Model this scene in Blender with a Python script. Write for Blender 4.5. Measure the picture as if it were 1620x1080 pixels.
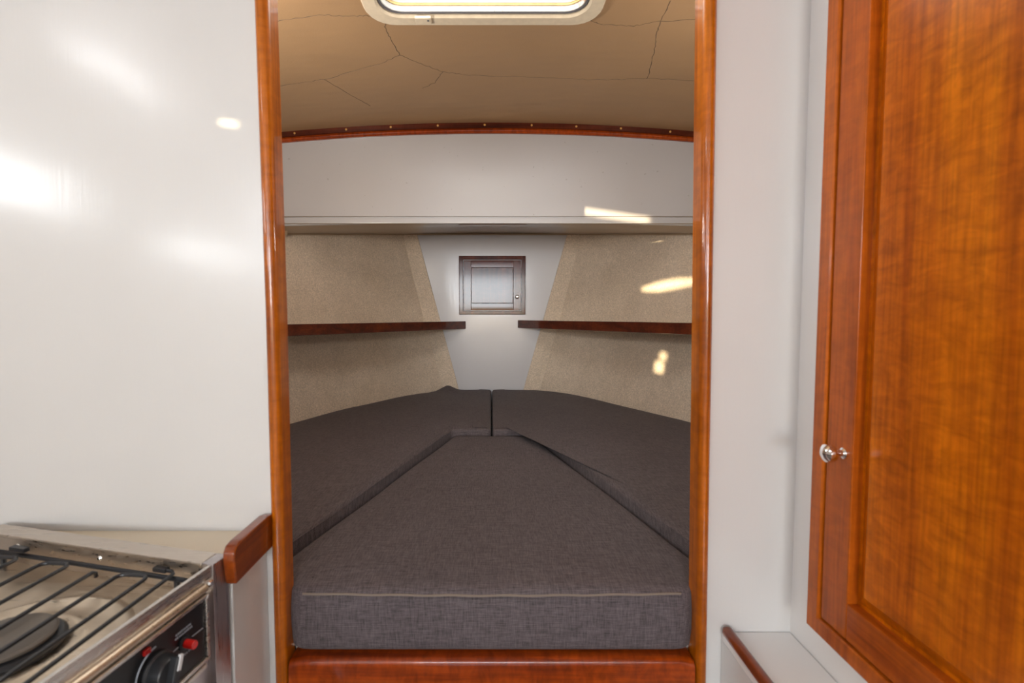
import bpy, bmesh, math, random
import numpy as np
from mathutils import Vector, Matrix
random.seed(3)
scene = bpy.context.scene
for o in list(bpy.data.objects):
    bpy.data.objects.remove(o, do_unlink=True)
C = scene.collection
EYE = 1.2            # all heights below are written relative to eye level, then lifted by EYE

# ---------------------------------------------------------------- camera, world, sun, lamps, exposure
cam = bpy.data.cameras.new('camera')
cam.sensor_width = 36.0
cam.lens = 771.0 / 1620.0 * 36.0
cam.shift_x = 32.0 / 1620.0
cam.clip_start = 0.02
cam.dof.use_dof = True
cam.dof.focus_distance = 2.3
cam.dof.aperture_fstop = 5.6
camo = bpy.data.objects.new('camera', cam)
camo.location = (0, 0, EYE)
camo.rotation_euler = (math.radians(90 - 3.04), 0, 0)
C.objects.link(camo)
scene.camera = camo

scene.view_settings.view_transform = 'Standard'
scene.view_settings.look = 'None'
scene.view_settings.gamma = 1.0
scene.view_settings.use_curve_mapping = False
scene.view_settings.exposure = 0.25

world = bpy.data.worlds.new('sky')
scene.world = world
world.use_nodes = True
wn = world.node_tree
wn.nodes.clear()
wo = wn.nodes.new('ShaderNodeOutputWorld')
wb = wn.nodes.new('ShaderNodeBackground')
ws = wn.nodes.new('ShaderNodeTexSky')
ws.sky_type = 'NISHITA'
ws.sun_disc = False
ws.sun_elevation = math.radians(25)
ws.sun_rotation = math.radians(200)
wb.inputs['Strength'].default_value = 0.30
wn.links.new(ws.outputs[0], wb.inputs[0])
wn.links.new(wb.outputs[0], wo.inputs[0])

def sun_lamp(d, strength, col, angle):
    L = bpy.data.lights.new('sun', 'SUN')
    L.energy = strength
    L.color = col
    L.angle = math.radians(angle)
    o = bpy.data.objects.new('sun', L)
    o.rotation_euler = Vector(d).to_track_quat('-Z', 'Y').to_euler()
    o.location = (-3, -3, 4)
    C.objects.link(o)
SUN_D = (0.55, 1.0, -0.08)
sun_lamp(SUN_D, 10.0, (1.0, 0.80, 0.50), 0.5)

def area(name, loc, d, sx, sy, w, col=(1, 1, 1)):
    L = bpy.data.lights.new(name, 'AREA')
    L.shape = 'RECTANGLE'
    L.size = sx
    L.size_y = sy
    L.energy = w
    L.color = col
    o = bpy.data.objects.new(name, L)
    o.location = (loc[0], loc[1], loc[2] + EYE)
    o.rotation_euler = Vector(d).to_track_quat('-Z', 'Y').to_euler()
    C.objects.link(o)
# daylight coming in at the openings of the cabin (companionway aft, side windows, hatch), plus one side fill light
area('daylight_companionway', (-0.20, -4.7, 0.48), (0, 1, 0), 1.34, 0.70, 66, (0.80, 0.89, 1.0))
area('side_window_and_fill', (-1.255, 0.315, 0.338), (1, 0, 0), 0.50, 0.14, 1.6, (0.92, 0.96, 1.0))
area('side_window_and_fill', (-1.255, -0.59, 0.262), (1, 0, 0), 0.68, 0.10, 2.8, (0.90, 0.96, 1.0))
area('side_window_and_fill', (-1.255, -0.10, 0.79), (1, 0, -0.15), 0.44, 0.10, 1.3, (0.95, 0.97, 1.0))
area('side_window_and_fill', (-1.255, -1.80, 0.50), (1, 0, 0), 1.05, 0.48, 22, (0.82, 0.90, 1.0))  # unseen aft window, added to brighten the surfaces that face left
area('daylight_deck_hatch', (-0.02, 1.12, 0.853), (0, 0, -1), 0.50, 0.38, 2.8, (1.0, 0.94, 0.84))
# added fill for headliner and hull, out of view behind the bulkhead
area('berth_fill_light', (-0.80, 0.95, 0.30), (0.50, 0.42, 0.72), 0.16, 0.16, 6.8, (1.0, 0.93, 0.84))
area('berth_fill_light', (0.80, 0.95, 0.30), (-0.46, 0.42, 0.76), 0.16, 0.16, 3.6, (1.0, 0.93, 0.84))

# ---------------------------------------------------------------- materials
def mat(name):
    m = bpy.data.materials.new(name)
    m.use_nodes = True
    nt = m.node_tree
    b = nt.nodes['Principled BSDF']
    return m, nt, b

def N(nt, t, **kw):
    n = nt.nodes.new(t)
    for k, v in kw.items():
        if k in n.inputs:
            n.inputs[k].default_value = v
        else:
            setattr(n, k, v)
    return n

def coords(nt, scale):
    tc = N(nt, 'ShaderNodeTexCoord')
    mp = N(nt, 'ShaderNodeMapping')
    mp.inputs['Scale'].default_value = scale
    nt.links.new(tc.outputs['Object'], mp.inputs['Vector'])
    return mp.outputs['Vector']

def noise(nt, vec, scale, detail=4, rough=0.55, dist=0.0):
    n = N(nt, 'ShaderNodeTexNoise')
    n.inputs['Scale'].default_value = scale
    n.inputs['Detail'].default_value = detail
    n.inputs['Roughness'].default_value = rough
    n.inputs['Distortion'].default_value = dist
    nt.links.new(vec, n.inputs['Vector'])
    return n.outputs['Fac']

def ramp(nt, fac, stops):
    r = N(nt, 'ShaderNodeValToRGB')
    e = r.color_ramp.elements
    while len(e) < len(stops):
        e.new(0.5)
    for el, (p, c) in zip(e, stops):
        el.position = p
        el.color = (*c, 1) if len(c) == 3 else c
    nt.links.new(fac, r.inputs['Fac'])
    return r.outputs['Color']

def bump(nt, b, height, strength, dist=0.002, prev=None):
    n = N(nt, 'ShaderNodeBump')
    n.inputs['Strength'].default_value = strength
    n.inputs['Distance'].default_value = dist
    nt.links.new(height, n.inputs['Height'])
    if prev is not None:
        nt.links.new(prev, n.inputs['Normal'])
    nt.links.new(n.outputs['Normal'], b.inputs['Normal'])
    return n.outputs['Normal']

def mixc(nt, fac, a, bb, mode='MIX'):
    m = N(nt, 'ShaderNodeMix')
    m.data_type = 'RGBA'
    m.blend_type = mode
    if isinstance(fac, (int, float)):
        m.inputs['Factor'].default_value = fac
    else:
        nt.links.new(fac, m.inputs['Factor'])
    for sock, v in ((m.inputs[6], a), (m.inputs[7], bb)):
        if isinstance(v, tuple):
            sock.default_value = (*v, 1)
        else:
            nt.links.new(v, sock)
    return m.outputs[2]

def wood(name, dark, mid, light, axis='Z', rough=0.30, coat=1.0, coat_rough=0.06, figure=0.5, spec=0.2):
    m, nt, b = mat(name)
    st = {'X': (0.05, 1, 1), 'Y': (1, 0.05, 1), 'Z': (1, 1, 0.05)}[axis]
    fi = {'X': (1.6, 0.7, 0.7), 'Y': (0.7, 1.6, 0.7), 'Z': (0.7, 0.7, 1.6)}[axis]
    v = coords(nt, st)
    big = noise(nt, v, 22, 4, 0.6, 0.5)
    fine = noise(nt, v, 190, 3, 0.6)
    fig = noise(nt, coords(nt, fi), 38, 4, 0.6, 0.8)
    c1 = ramp(nt, big, [(0.30, dark), (0.5, mid), (0.72, light)])
    c2 = mixc(nt, 0.45, c1, ramp(nt, fine, [(0.3, (0.35, 0.33, 0.3)), (0.6, (1, 1, 1))]), 'MULTIPLY')
    c3 = mixc(nt, figure, c2, ramp(nt, fig, [(0.3, (0.55, 0.5, 0.45)), (0.65, (1.1, 1.1, 1.1))]), 'MULTIPLY')
    nt.links.new(c3, b.inputs['Base Color'])
    b.inputs['Roughness'].default_value = rough
    b.inputs['Specular IOR Level'].default_value = spec
    b.inputs['Coat Weight'].default_value = coat
    b.inputs['Coat Roughness'].default_value = coat_rough
    bump(nt, b, fine, 0.12, 0.0006)
    return m

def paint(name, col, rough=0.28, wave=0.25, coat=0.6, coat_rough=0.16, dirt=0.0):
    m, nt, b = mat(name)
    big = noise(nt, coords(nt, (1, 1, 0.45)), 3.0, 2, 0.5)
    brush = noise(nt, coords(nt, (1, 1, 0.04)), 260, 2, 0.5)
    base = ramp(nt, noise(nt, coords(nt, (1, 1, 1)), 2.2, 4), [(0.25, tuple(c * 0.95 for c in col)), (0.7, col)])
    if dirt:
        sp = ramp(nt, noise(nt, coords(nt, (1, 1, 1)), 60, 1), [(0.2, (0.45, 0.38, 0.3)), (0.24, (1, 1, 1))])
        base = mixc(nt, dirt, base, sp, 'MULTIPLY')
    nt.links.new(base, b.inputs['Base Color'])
    b.inputs['Roughness'].default_value = rough
    b.inputs['Coat Weight'].default_value = coat
    b.inputs['Coat Roughness'].default_value = coat_rough
    n1 = bump(nt, b, big, wave, 0.02)
    n2 = bump(nt, b, brush, 0.10, 0.0008, n1)
    cb = N(nt, 'ShaderNodeBump')
    cb.inputs['Strength'].default_value = 0.22
    cb.inputs['Distance'].default_value = 0.0008
    nt.links.new(brush, cb.inputs['Height'])
    nt.links.new(n1, cb.inputs['Normal'])
    nt.links.new(cb.outputs['Normal'], b.inputs['Coat Normal'])
    return m

def plain(name, col, rough=0.4, metal=0.0, coat=0.0, bs=0.0, bscale=200, var=0.0):
    m, nt, b = mat(name)
    f = noise(nt, coords(nt, (1, 1, 1)), bscale, 3)
    if var:
        c = ramp(nt, f, [(0.3, tuple(x * (1 - var) for x in col)), (0.7, tuple(min(1, x * (1 + var)) for x in col))])
        nt.links.new(c, b.inputs['Base Color'])
    else:
        b.inputs['Base Color'].default_value = (*col, 1)
    b.inputs['Roughness'].default_value = rough
    b.inputs['Metallic'].default_value = metal
    b.inputs['Coat Weight'].default_value = coat
    if bs:
        bump(nt, b, f, bs, 0.001)
    return m

def fabric(name, dark, light):
    m, nt, b = mat(name)
    slub_x = noise(nt, coords(nt, (12, 0.9, 0.9)), 55, 3, 0.7)
    slub_y = noise(nt, coords(nt, (0.9, 12, 12)), 45, 3, 0.7)
    cloud = noise(nt, coords(nt, (1, 1, 1)), 5, 3)
    c = mixc(nt, 0.5, ramp(nt, slub_x, [(0.34, dark), (0.66, light)]), ramp(nt, slub_y, [(0.34, dark), (0.66, light)]))
    c = mixc(nt, 0.5, c, ramp(nt, cloud, [(0.3, (0.72, 0.70, 0.70)), (0.7, (1, 1, 1))]), 'MULTIPLY')
    nt.links.new(c, b.inputs['Base Color'])
    b.inputs['Roughness'].default_value = 0.85
    b.inputs['Sheen Weight'].default_value = 0.06
    b.inputs['Sheen Roughness'].default_value = 0.4
    tc = N(nt, 'ShaderNodeTexCoord')
    hs = []
    for ax in ('Y', 'Z'):
        w = N(nt, 'ShaderNodeTexWave')
        w.bands_direction = ax
        w.inputs['Scale'].default_value = 95
        w.inputs['Distortion'].default_value = 0.5
        nt.links.new(tc.outputs['Object'], w.inputs['Vector'])
        hs.append(w.outputs['Fac'])
    ad = N(nt, 'ShaderNodeMath')
    ad.operation = 'ADD'
    nt.links.new(hs[0], ad.inputs[0])
    nt.links.new(hs[1], ad.inputs[1])
    n1 = bump(nt, b, ad.outputs[0], 0.35, 0.0009)
    bump(nt, b, slub_y, 0.25, 0.001, n1)
    return m

def felt(name, col):
    m, nt, b = mat(name)
    fine = noise(nt, coords(nt, (1, 1, 1)), 170, 5, 0.75)
    cl = noise(nt, coords(nt, (1, 1, 1)), 7, 4, 0.6)
    fl = noise(nt, coords(nt, (1, 1, 1)), 36, 3, 0.6)
    c = ramp(nt, fine, [(0.3, tuple(x * 0.60 for x in col)), (0.70, tuple(min(1, x * 1.22) for x in col))])
    c = mixc(nt, 0.5, c, ramp(nt, cl, [(0.3, (0.76, 0.74, 0.70)), (0.7, (1, 1, 1))]), 'MULTIPLY')
    c = mixc(nt, 0.4, c, ramp(nt, fl, [(0.3, (0.8, 0.79, 0.77)), (0.7, (1, 1, 1))]), 'MULTIPLY')
    nt.links.new(c, b.inputs['Base Color'])
    b.inputs['Roughness'].default_value = 0.95
    b.inputs['Sheen Weight'].default_value = 0.3
    bump(nt, b, fine, 0.4, 0.001)
    return m

def vinyl(name, col):
    m, nt, b = mat(name)
    fine = noise(nt, coords(nt, (1, 1, 1)), 260, 3, 0.6)
    lump = noise(nt, coords(nt, (0.6, 1.6, 1)), 5, 2, 0.5)
    cl = noise(nt, coords(nt, (1, 1, 1)), 3, 3)
    c = ramp(nt, cl, [(0.3, tuple(x * 0.93 for x in col)), (0.7, col)])
    nt.links.new(c, b.inputs['Base Color'])
    b.inputs['Roughness'].default_value = 0.5
    n1 = bump(nt, b, fine, 0.35, 0.0012)
    bump(nt, b, lump, 0.35, 0.02, n1)
    return m

def steel(name, col=(0.62, 0.58, 0.54), rough=0.25, axis='Y'):
    m, nt, b = mat(name)
    st = {'X': (0.03, 1, 1), 'Y': (1, 0.03, 1), 'Z': (1, 1, 0.03)}[axis]
    f = noise(nt, coords(nt, st), 300, 2)
    r = ramp(nt, f, [(0.3, (rough * 0.7,) * 3), (0.7, (rough * 1.4,) * 3)])
    nt.links.new(r, b.inputs['Roughness'])
    b.inputs['Base Color'].default_value = (*col, 1)
    b.inputs['Metallic'].default_value = 1.0
    return m

def rusty(name, col):
    m, nt, b = mat(name)
    v = coords(nt, (1, 1, 1))
    sx = N(nt, 'ShaderNodeSeparateXYZ')
    tc = N(nt, 'ShaderNodeTexCoord')
    nt.links.new(tc.outputs['Object'], sx.inputs[0])
    mr = N(nt, 'ShaderNodeMapRange')
    mr.inputs['From Min'].default_value = 0.17
    mr.inputs['From Max'].default_value = 0.27
    nt.links.new(sx.outputs['X'], mr.inputs['Value'])
    f = noise(nt, v, 45, 4, 0.7)
    mu = N(nt, 'ShaderNodeMath')
    mu.operation = 'MULTIPLY'
    nt.links.new(f, mu.inputs[0])
    nt.links.new(mr.outputs[0], mu.inputs[1])
    k = ramp(nt, mu.outputs[0], [(0.38, (0, 0, 0)), (0.5, (1, 1, 1))])
    c = mixc(nt, k, col, (0.35, 0.12, 0.02))
    sp = ramp(nt, noise(nt, v, 90, 2, 0.7), [(0.27, (0.15, 0.13, 0.1)), (0.32, (1, 1, 1))])
    c = mixc(nt, 0.8, c, sp, 'MULTIPLY')
    nt.links.new(c, b.inputs['Base Color'])
    b.inputs['Roughness'].default_value = 0.35
    return m

M = {}
M['white'] = paint('white_gloss_paint', (0.675, 0.655, 0.635))
M['white_lightened'] = paint('white_paint_lightened', (0.82, 0.79, 0.765))  # same white paint; stronger light on right wall and shelf put into its colour
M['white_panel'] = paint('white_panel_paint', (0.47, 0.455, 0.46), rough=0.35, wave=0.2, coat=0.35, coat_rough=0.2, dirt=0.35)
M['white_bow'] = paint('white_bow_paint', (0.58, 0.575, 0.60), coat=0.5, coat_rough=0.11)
M['cream'] = plain('cream_laminate', (0.78, 0.66, 0.48), 0.35, coat=0.2)
M['deckhead'] = plain('deckhead_paint', (0.36, 0.265, 0.175), 0.35, coat=0.4)
M['galley'] = plain('galley_wall_paint', (0.78, 0.73, 0.67), 0.4)
M['sole'] = wood('cabin_sole_teak', (0.05, 0.022, 0.008), (0.10, 0.045, 0.015), (0.14, 0.07, 0.025), 'Y')
M['trim_wood'] = wood('varnished_trim', (0.30, 0.062, 0.002), (0.54, 0.135, 0.003), (0.68, 0.21, 0.005), 'Z', coat=0.6)
M['board_wood'] = wood('varnished_board', (0.16, 0.018, 0.001), (0.36, 0.052, 0.002), (0.50, 0.095, 0.003), 'X', coat=0.4, figure=0.9)
M['dark_wood_x'] = wood('dark_mahogany_x', (0.045, 0.008, 0.004), (0.10, 0.018, 0.007), (0.16, 0.032, 0.010), 'X', rough=0.6, spec=0.05, coat=0.5, coat_rough=0.09)
M['dark_wood_y'] = wood('dark_mahogany_y', (0.05, 0.009, 0.005), (0.11, 0.020, 0.008), (0.17, 0.034, 0.010), 'Y')
M['dark_wood_z'] = wood('dark_mahogany_z', (0.045, 0.010, 0.006), (0.09, 0.019, 0.009), (0.14, 0.030, 0.012), 'Z', rough=0.6, spec=0.05, coat_rough=0.09, figure=0.7, coat=0.5)
M['rail_wood'] = wood('varnished_rail', (0.13, 0.020, 0.003), (0.25, 0.045, 0.004), (0.34, 0.075, 0.006), 'Y', coat=0.6)
M['door_wood'] = wood('mahogany_door', (0.36, 0.066, 0.001), (0.60, 0.138, 0.0015), (0.76, 0.205, 0.002), 'Z', figure=0.7, coat_rough=0.15, coat=0.2)
M['door_frame_wood'] = wood('mahogany_stile', (0.30, 0.054, 0.004), (0.47, 0.100, 0.006), (0.58, 0.14, 0.008), 'Z', figure=0.4, coat_rough=0.12, coat=0.2)
M['cushion'] = fabric('charcoal_upholstery', (0.030, 0.023, 0.025), (0.180, 0.146, 0.154))
M['thread'] = plain('tan_thread', (0.21, 0.165, 0.13), 0.8, bs=0.4, bscale=400)
M['door_rail_wood'] = wood('mahogany_rail', (0.26, 0.045, 0.004), (0.42, 0.084, 0.006), (0.52, 0.12, 0.008), 'Y', figure=0.4, coat_rough=0.12, coat=0.2)
M['felt'] = felt('beige_liner_felt', (0.80, 0.675, 0.54))
M['vinyl'] = vinyl('tan_headliner', (0.385, 0.235, 0.12))
M['crack'] = plain('headliner_crack', (0.14, 0.095, 0.06), 0.9)
M['plug'] = plain('light_wood_plug', (0.62, 0.33, 0.08), 0.35, coat=0.5)
M['hatch_plastic'] = plain('aged_cream_plastic', (0.66, 0.56, 0.42), 0.42, coat=0.1, bs=0.1, bscale=60, var=0.06)
M['seal'] = plain('grey_rubber_seal', (0.10, 0.10, 0.115), 0.45, coat=0.3)
M['alu'] = rusty('weathered_aluminium', (0.50, 0.49, 0.47))
M['amber'] = plain('amber_gasket', (0.62, 0.42, 0.16), 0.4, var=0.2, bscale=50)
M['coaming'] = plain('cream_coaming', (0.72, 0.62, 0.46), 0.3, coat=0.4)
M['steel'] = steel('brushed_steel', rough=0.28)
M['steel_x'] = steel('brushed_steel_rim', (0.60, 0.53, 0.46), 0.33, 'X')
M['steel_tray'] = steel('hob_tray_steel', (0.70, 0.59, 0.46), 0.36, 'X')
M['steel_dark'] = steel('dark_steel_plate', (0.50, 0.46, 0.46), 0.32, 'Z')  # steel of the body and corner post, darker than the brushed steel
M['chrome'] = plain('polished_chrome', (0.85, 0.84, 0.83), 0.06, metal=1.0)
M['black_wire'] = plain('black_enamel', (0.008, 0.009, 0.013), 0.42, coat=0.15)
M['black_panel'] = plain('black_control_panel', (0.006, 0.006, 0.007), 0.3)
M['black_knob'] = plain('black_knob_plastic', (0.02, 0.021, 0.024), 0.38, bs=0.1, bscale=300)
M['burner'] = plain('burner_cap_grey', (0.16, 0.135, 0.11), 0.55, bs=0.3, bscale=300)
M['red'] = plain('red_button', (0.72, 0.012, 0.008), 0.3, coat=0.6)
M['dark_red'] = plain('red_lamp_lens', (0.35, 0.01, 0.008), 0.25, coat=0.6)
M['print'] = plain('grey_print', (0.42, 0.46, 0.52), 0.5)
M['white_print'] = plain('white_print', (0.75, 0.75, 0.76), 0.5)

m, nt, b = mat('hatch_acrylic')
nt.nodes.remove(b)
tr = N(nt, 'ShaderNodeBsdfTransparent')
tr.inputs['Color'].default_value = (0.80, 0.84, 0.86, 1)
gl = N(nt, 'ShaderNodeBsdfGlossy')
gl.inputs['Roughness'].default_value = 0.08
mx = N(nt, 'ShaderNodeMixShader')
mx.inputs[0].default_value = 0.08
nt.links.new(tr.outputs[0], mx.inputs[1])
nt.links.new(gl.outputs[0], mx.inputs[2])
nt.links.new(mx.outputs[0], nt.nodes['Material Output'].inputs[0])
M['acrylic'] = m

# ---------------------------------------------------------------- mesh helpers (eye-relative world coordinates)
def box(bm, x0, x1, y0, y1, z0, z1):
    vs = [bm.verts.new(p) for p in ((x0, y0, z0), (x1, y0, z0), (x1, y1, z0), (x0, y1, z0),
                                    (x0, y0, z1), (x1, y0, z1), (x1, y1, z1), (x0, y1, z1))]
    fs = [bm.faces.new([vs[i] for i in f]) for f in ((3, 2, 1, 0), (4, 5, 6, 7), (0, 1, 5, 4), (1, 2, 6, 5), (2, 3, 7, 6), (3, 0, 4, 7))]
    return vs, fs

def prism(bm, bottom, top):
    a = [bm.verts.new(p) for p in bottom]
    c = [bm.verts.new(p) for p in top]
    n = len(a)
    bm.faces.new(list(reversed(a)))
    bm.faces.new(c)
    for i in range(n):
        j = (i + 1) % n
        bm.faces.new((a[i], a[j], c[j], c[i]))
    return a, c

def loft(bm, rings, caps=True, closed=True):
    R = [[bm.verts.new(p) for p in r] for r in rings]
    n = len(R[0])
    for k in range(len(R) - 1):
        for i in range(n if closed else n - 1):
            j = (i + 1) % n
            bm.faces.new((R[k][i], R[k][j], R[k + 1][j], R[k + 1][i]))
    if caps and closed:
        bm.faces.new(list(reversed(R[0])))
        bm.faces.new(R[-1])
    return R

def tube(bm, pts, r, n=10, closed=False):
    pts = [Vector(p) for p in pts]
    rings = []
    up = Vector((0, 0, 1))
    L = len(pts)
    for i, p in enumerate(pts):
        if closed:
            t = pts[(i + 1) % L] - pts[i - 1]
        else:
            t = pts[min(i + 1, L - 1)] - pts[max(i - 1, 0)]
        t.normalize()
        ref = up if abs(t.z) < 0.95 else Vector((1, 0, 0))
        a = t.cross(ref).normalized()
        c = a.cross(t).normalized()
        rr = r[i] if isinstance(r, (list, tuple)) else r
        rings.append([p + a * (rr * math.cos(2 * math.pi * k / n)) + c * (rr * math.sin(2 * math.pi * k / n)) for k in range(n)])
    if closed:
        rings.append(rings[0])
    loft(bm, rings, caps=not closed)

def lathe(bm, profile, origin, axis, n=28):
    """profile: (radius, height along axis)"""
    ax = Vector(axis).normalized()
    ref = Vector((0, 0, 1)) if abs(ax.z) < 0.9 else Vector((1, 0, 0))
    a = ax.cross(ref).normalized()
    c = ax.cross(a).normalized()
    o = Vector(origin)
    rings = [[o + ax * h + (a * math.cos(2 * math.pi * k / n) + c * math.sin(2 * math.pi * k / n)) * max(r, 1e-4) for k in range(n)] for r, h in profile]
    loft(bm, rings)

def bevel(bm, w, seg=3, edges=None):
    bmesh.ops.bevel(bm, geom=edges or list(bm.edges), offset=w, segments=seg, profile=0.5, affect='EDGES', clamp_overlap=True)

def empty(name, loc, label, cat, group=None):
    o = bpy.data.objects.new(name, None)
    o.empty_display_size = 0.05
    o.location = (loc[0], loc[1], loc[2] + EYE)
    C.objects.link(o)
    o['label'] = label
    o['category'] = cat
    if group:
        o['group'] = group
    return o

def wloc(o):
    v = Vector(o.location)
    while o.parent:
        o = o.parent
        v += Vector(o.location)
    return v

def obj(name, bm, material, parent=None, smooth=True, angle=35, origin=None):
    bmesh.ops.recalc_face_normals(bm, faces=list(bm.faces))
    if parent is not None:
        org = wloc(parent) - Vector((0, 0, EYE))
    elif origin is not None:
        org = Vector(origin)
    else:
        xs = np.array([v.co for v in bm.verts])
        lo, hi = xs.min(0), xs.max(0)
        org = Vector(((lo[0] + hi[0]) / 2, (lo[1] + hi[1]) / 2, lo[2]))
    bmesh.ops.translate(bm, verts=list(bm.verts), vec=-org)
    me = bpy.data.meshes.new(name)
    bm.to_mesh(me)
    bm.free()
    if smooth:
        for p in me.polygons:
            p.use_smooth = True
        me.set_sharp_from_angle(angle=math.radians(angle))
    me.materials.append(material)
    o = bpy.data.objects.new(name, me)
    C.objects.link(o)
    if smooth and angle <= 50:
        wm = o.modifiers.new('weighted', 'WEIGHTED_NORMAL')
        wm.keep_sharp = True
        wm.weight = 90
    if parent is not None:
        o.parent = parent
    else:
        o.location = org + Vector((0, 0, EYE))
    return o

def B():
    return bmesh.new()

def subempty(name, parent, loc):
    """a part that is itself made of pieces"""
    o = bpy.data.objects.new(name, None)
    o.empty_display_size = 0.03
    C.objects.link(o)
    o.parent = parent
    o.location = Vector((loc[0], loc[1], loc[2] + EYE)) - wloc(parent)
    return o

def tag(o, label, cat, group=None):
    o['label'] = label
    o['category'] = cat
    if group:
        o['group'] = group
    return o

def struct(name, bm, material, label=None, parent=None, **kw):
    o = obj(name, bm, material, parent, **kw)
    if parent is None:
        o['kind'] = 'structure'
        if label:
            o['label'] = label
    return o

# ---------------------------------------------------------------- hull shape
WC_Y = [0.78, 1.4, 1.95, 2.27, 2.52, 2.687, 2.78, 2.86]
WC_X = [1.12, 1.00, 0.838, 0.697, 0.558, 0.450, 0.365, 0.262]
WT_Y = [0.78, 1.5, 2.2, 2.55, 2.86]
WT_X = [1.44, 1.24, 0.965, 0.755, 0.50]
ZT_Y = [0.78, 1.5, 2.2, 2.86]
ZT_Z = [0.17, 0.25, 0.358, 0.466]
def wc(y): return float(np.interp(y, WC_Y, WC_X))
def wt(y): return float(np.interp(y, WT_Y, WT_X))
def zt(y): return float(np.interp(y, ZT_Y, ZT_Z))
def hull(y, z):
    t = (z + 0.44) / (zt(y) + 0.44)
    return wc(y) + (wt(y) - wc(y)) * t + 0.035 * max(0, t) * max(0, 1 - t) * 4 * 0.25
BOW = 2.852
BH0, BH1 = 0.78, 0.802       # bulkhead
PANEL_Y = 2.13
def camber(x): return -0.049 * x * x

# ---------------------------------------------------------------- structure: forward cabin
for side, nm in ((-1, 'wall_port'), (1, 'wall_starboard')):
    bm = B()
    ys = np.linspace(BH1, BOW, 40)
    rings = []
    for y in ys:
        r = []
        for k in range(13):
            z = -0.66 + (zt(y) + 0.66) * k / 12
            r.append((side * hull(y, z), y, z))
        rings.append(r)
    loft(bm, rings, closed=False)
    rings = [[(p[0] + side * 0.03, p[1], p[2]) for p in r] for r in rings]
    loft(bm, rings, closed=False)
    w = struct(nm, bm, M['felt'], 'beige felt-lined hull side above the berth', angle=60)
    # small white cornice along the top of the liner
    bm = B()
    pts = [(side * (hull(y, zt(y)) - 0.004), y, zt(y) + 0.006) for y in np.linspace(BH1 + 0.02, BOW - 0.005, 30)]
    tube(bm, pts, 0.006, 8)
    struct('trim_4' if side < 0 else 'trim_5', bm, M['deckhead'], 'thin painted cornice where liner meets deck')

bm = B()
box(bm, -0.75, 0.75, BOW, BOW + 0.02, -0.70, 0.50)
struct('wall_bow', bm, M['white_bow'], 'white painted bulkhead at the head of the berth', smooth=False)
bm = B()
tube(bm, [(-0.50, BOW - 0.004, 0.470), (0.50, BOW - 0.004, 0.470)], 0.006, 8)
struct('trim_6', bm, M['deckhead'], 'thin painted cornice above the white bulkhead')

# felt corner strips where the liner laps onto the white bulkhead
for i, (pts, nm) in enumerate((([(-0.520, 0.468), (-0.432, 0.468), (-0.176, -0.50), (-0.275, -0.50)], 'trim_7'),
                              ([(0.436, 0.468), (0.530, 0.468), (0.265, -0.50), (0.168, -0.50)], 'trim_8'))):
    bm = B()
    prism(bm, [(x, BOW - 0.007, z) for x, z in pts], [(x, BOW + 0.002, z) for x, z in pts])
    bevel(bm, 0.0025, 2)
    struct(nm, bm, M['felt'], 'beige felt corner strip beside the white bulkhead')

# underside of the foredeck, cambered
bm = B()
rings = []
for y in np.linspace(PANEL_Y - 0.01, BOW + 0.01, 14):
    h = float(np.interp(y, [2.13, 2.86], [0.042, 0.008]))
    r = []
    for k in range(25):
        u = -1 + k / 12
        zh = zt(y) + 0.004 + h * (1 - u * u)
        k2 = min(1.0, max(0.0, (y - PANEL_Y) / 0.10))
        r.append((u * (wt(y) + 0.05), y, (0.396 + (zh - 0.396) * k2)))
    rings.append(r)
loft(bm, rings, closed=False)
loft(bm, [[(p[0], p[1], p[2] + 0.03) for p in r] for r in rings], closed=False)
struct('ceiling', bm, M['deckhead'], 'low painted underside of the foredeck', angle=60)

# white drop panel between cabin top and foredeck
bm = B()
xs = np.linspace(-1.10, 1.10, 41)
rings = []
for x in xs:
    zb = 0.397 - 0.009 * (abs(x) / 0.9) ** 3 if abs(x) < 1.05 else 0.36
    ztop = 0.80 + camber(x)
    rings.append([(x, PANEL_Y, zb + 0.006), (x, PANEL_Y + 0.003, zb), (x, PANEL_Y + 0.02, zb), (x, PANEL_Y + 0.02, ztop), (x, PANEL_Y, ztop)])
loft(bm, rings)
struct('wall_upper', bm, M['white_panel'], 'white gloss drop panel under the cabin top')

# curved mahogany moulding over the panel, two stepped strips with plugs
bm = B()
def strip(bm, z0, z1, y0, y1, n=41, bulge=0.0):
    rings = []
    for x in np.linspace(-1.06, 1.06, n):
        c = camber(x)
        rings.append([(x, y1, z0 + c), (x, y0 + 0.003, z0 + c), (x, y0, z0 + c + 0.003), (x, y0 - bulge, (z0 + z1) / 2 + c),
                      (x, y0, z1 + c - 0.002), (x, y0 + 0.002, z1 + c), (x, y1, z1 + c)])
    loft(bm, rings)
strip(bm, 0.796, 0.822, PANEL_Y - 0.010, PANEL_Y + 0.002)
mould = struct('trim_1', bm, M['dark_wood_x'], 'curved dark mahogany moulding between headliner and white panel')
bm = B()
strip(bm, 0.776, 0.795, PANEL_Y - 0.014, PANEL_Y + 0.002, bulge=0.003)
obj('lower_strip', bm, M['board_wood'], mould)
for px in (-0.84, -0.62, -0.43, -0.23, -0.03, 0.17, 0.36, 0.55, 0.76):
    bm = B()
    lathe(bm, [(0.0045, 0), (0.0045, 0.0015), (0.003, 0.0022)], (px, PANEL_Y - 0.0095, 0.810 + camber(px)), (0, -1, 0), 12)
    obj('plug', bm, M['plug'], mould)

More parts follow.
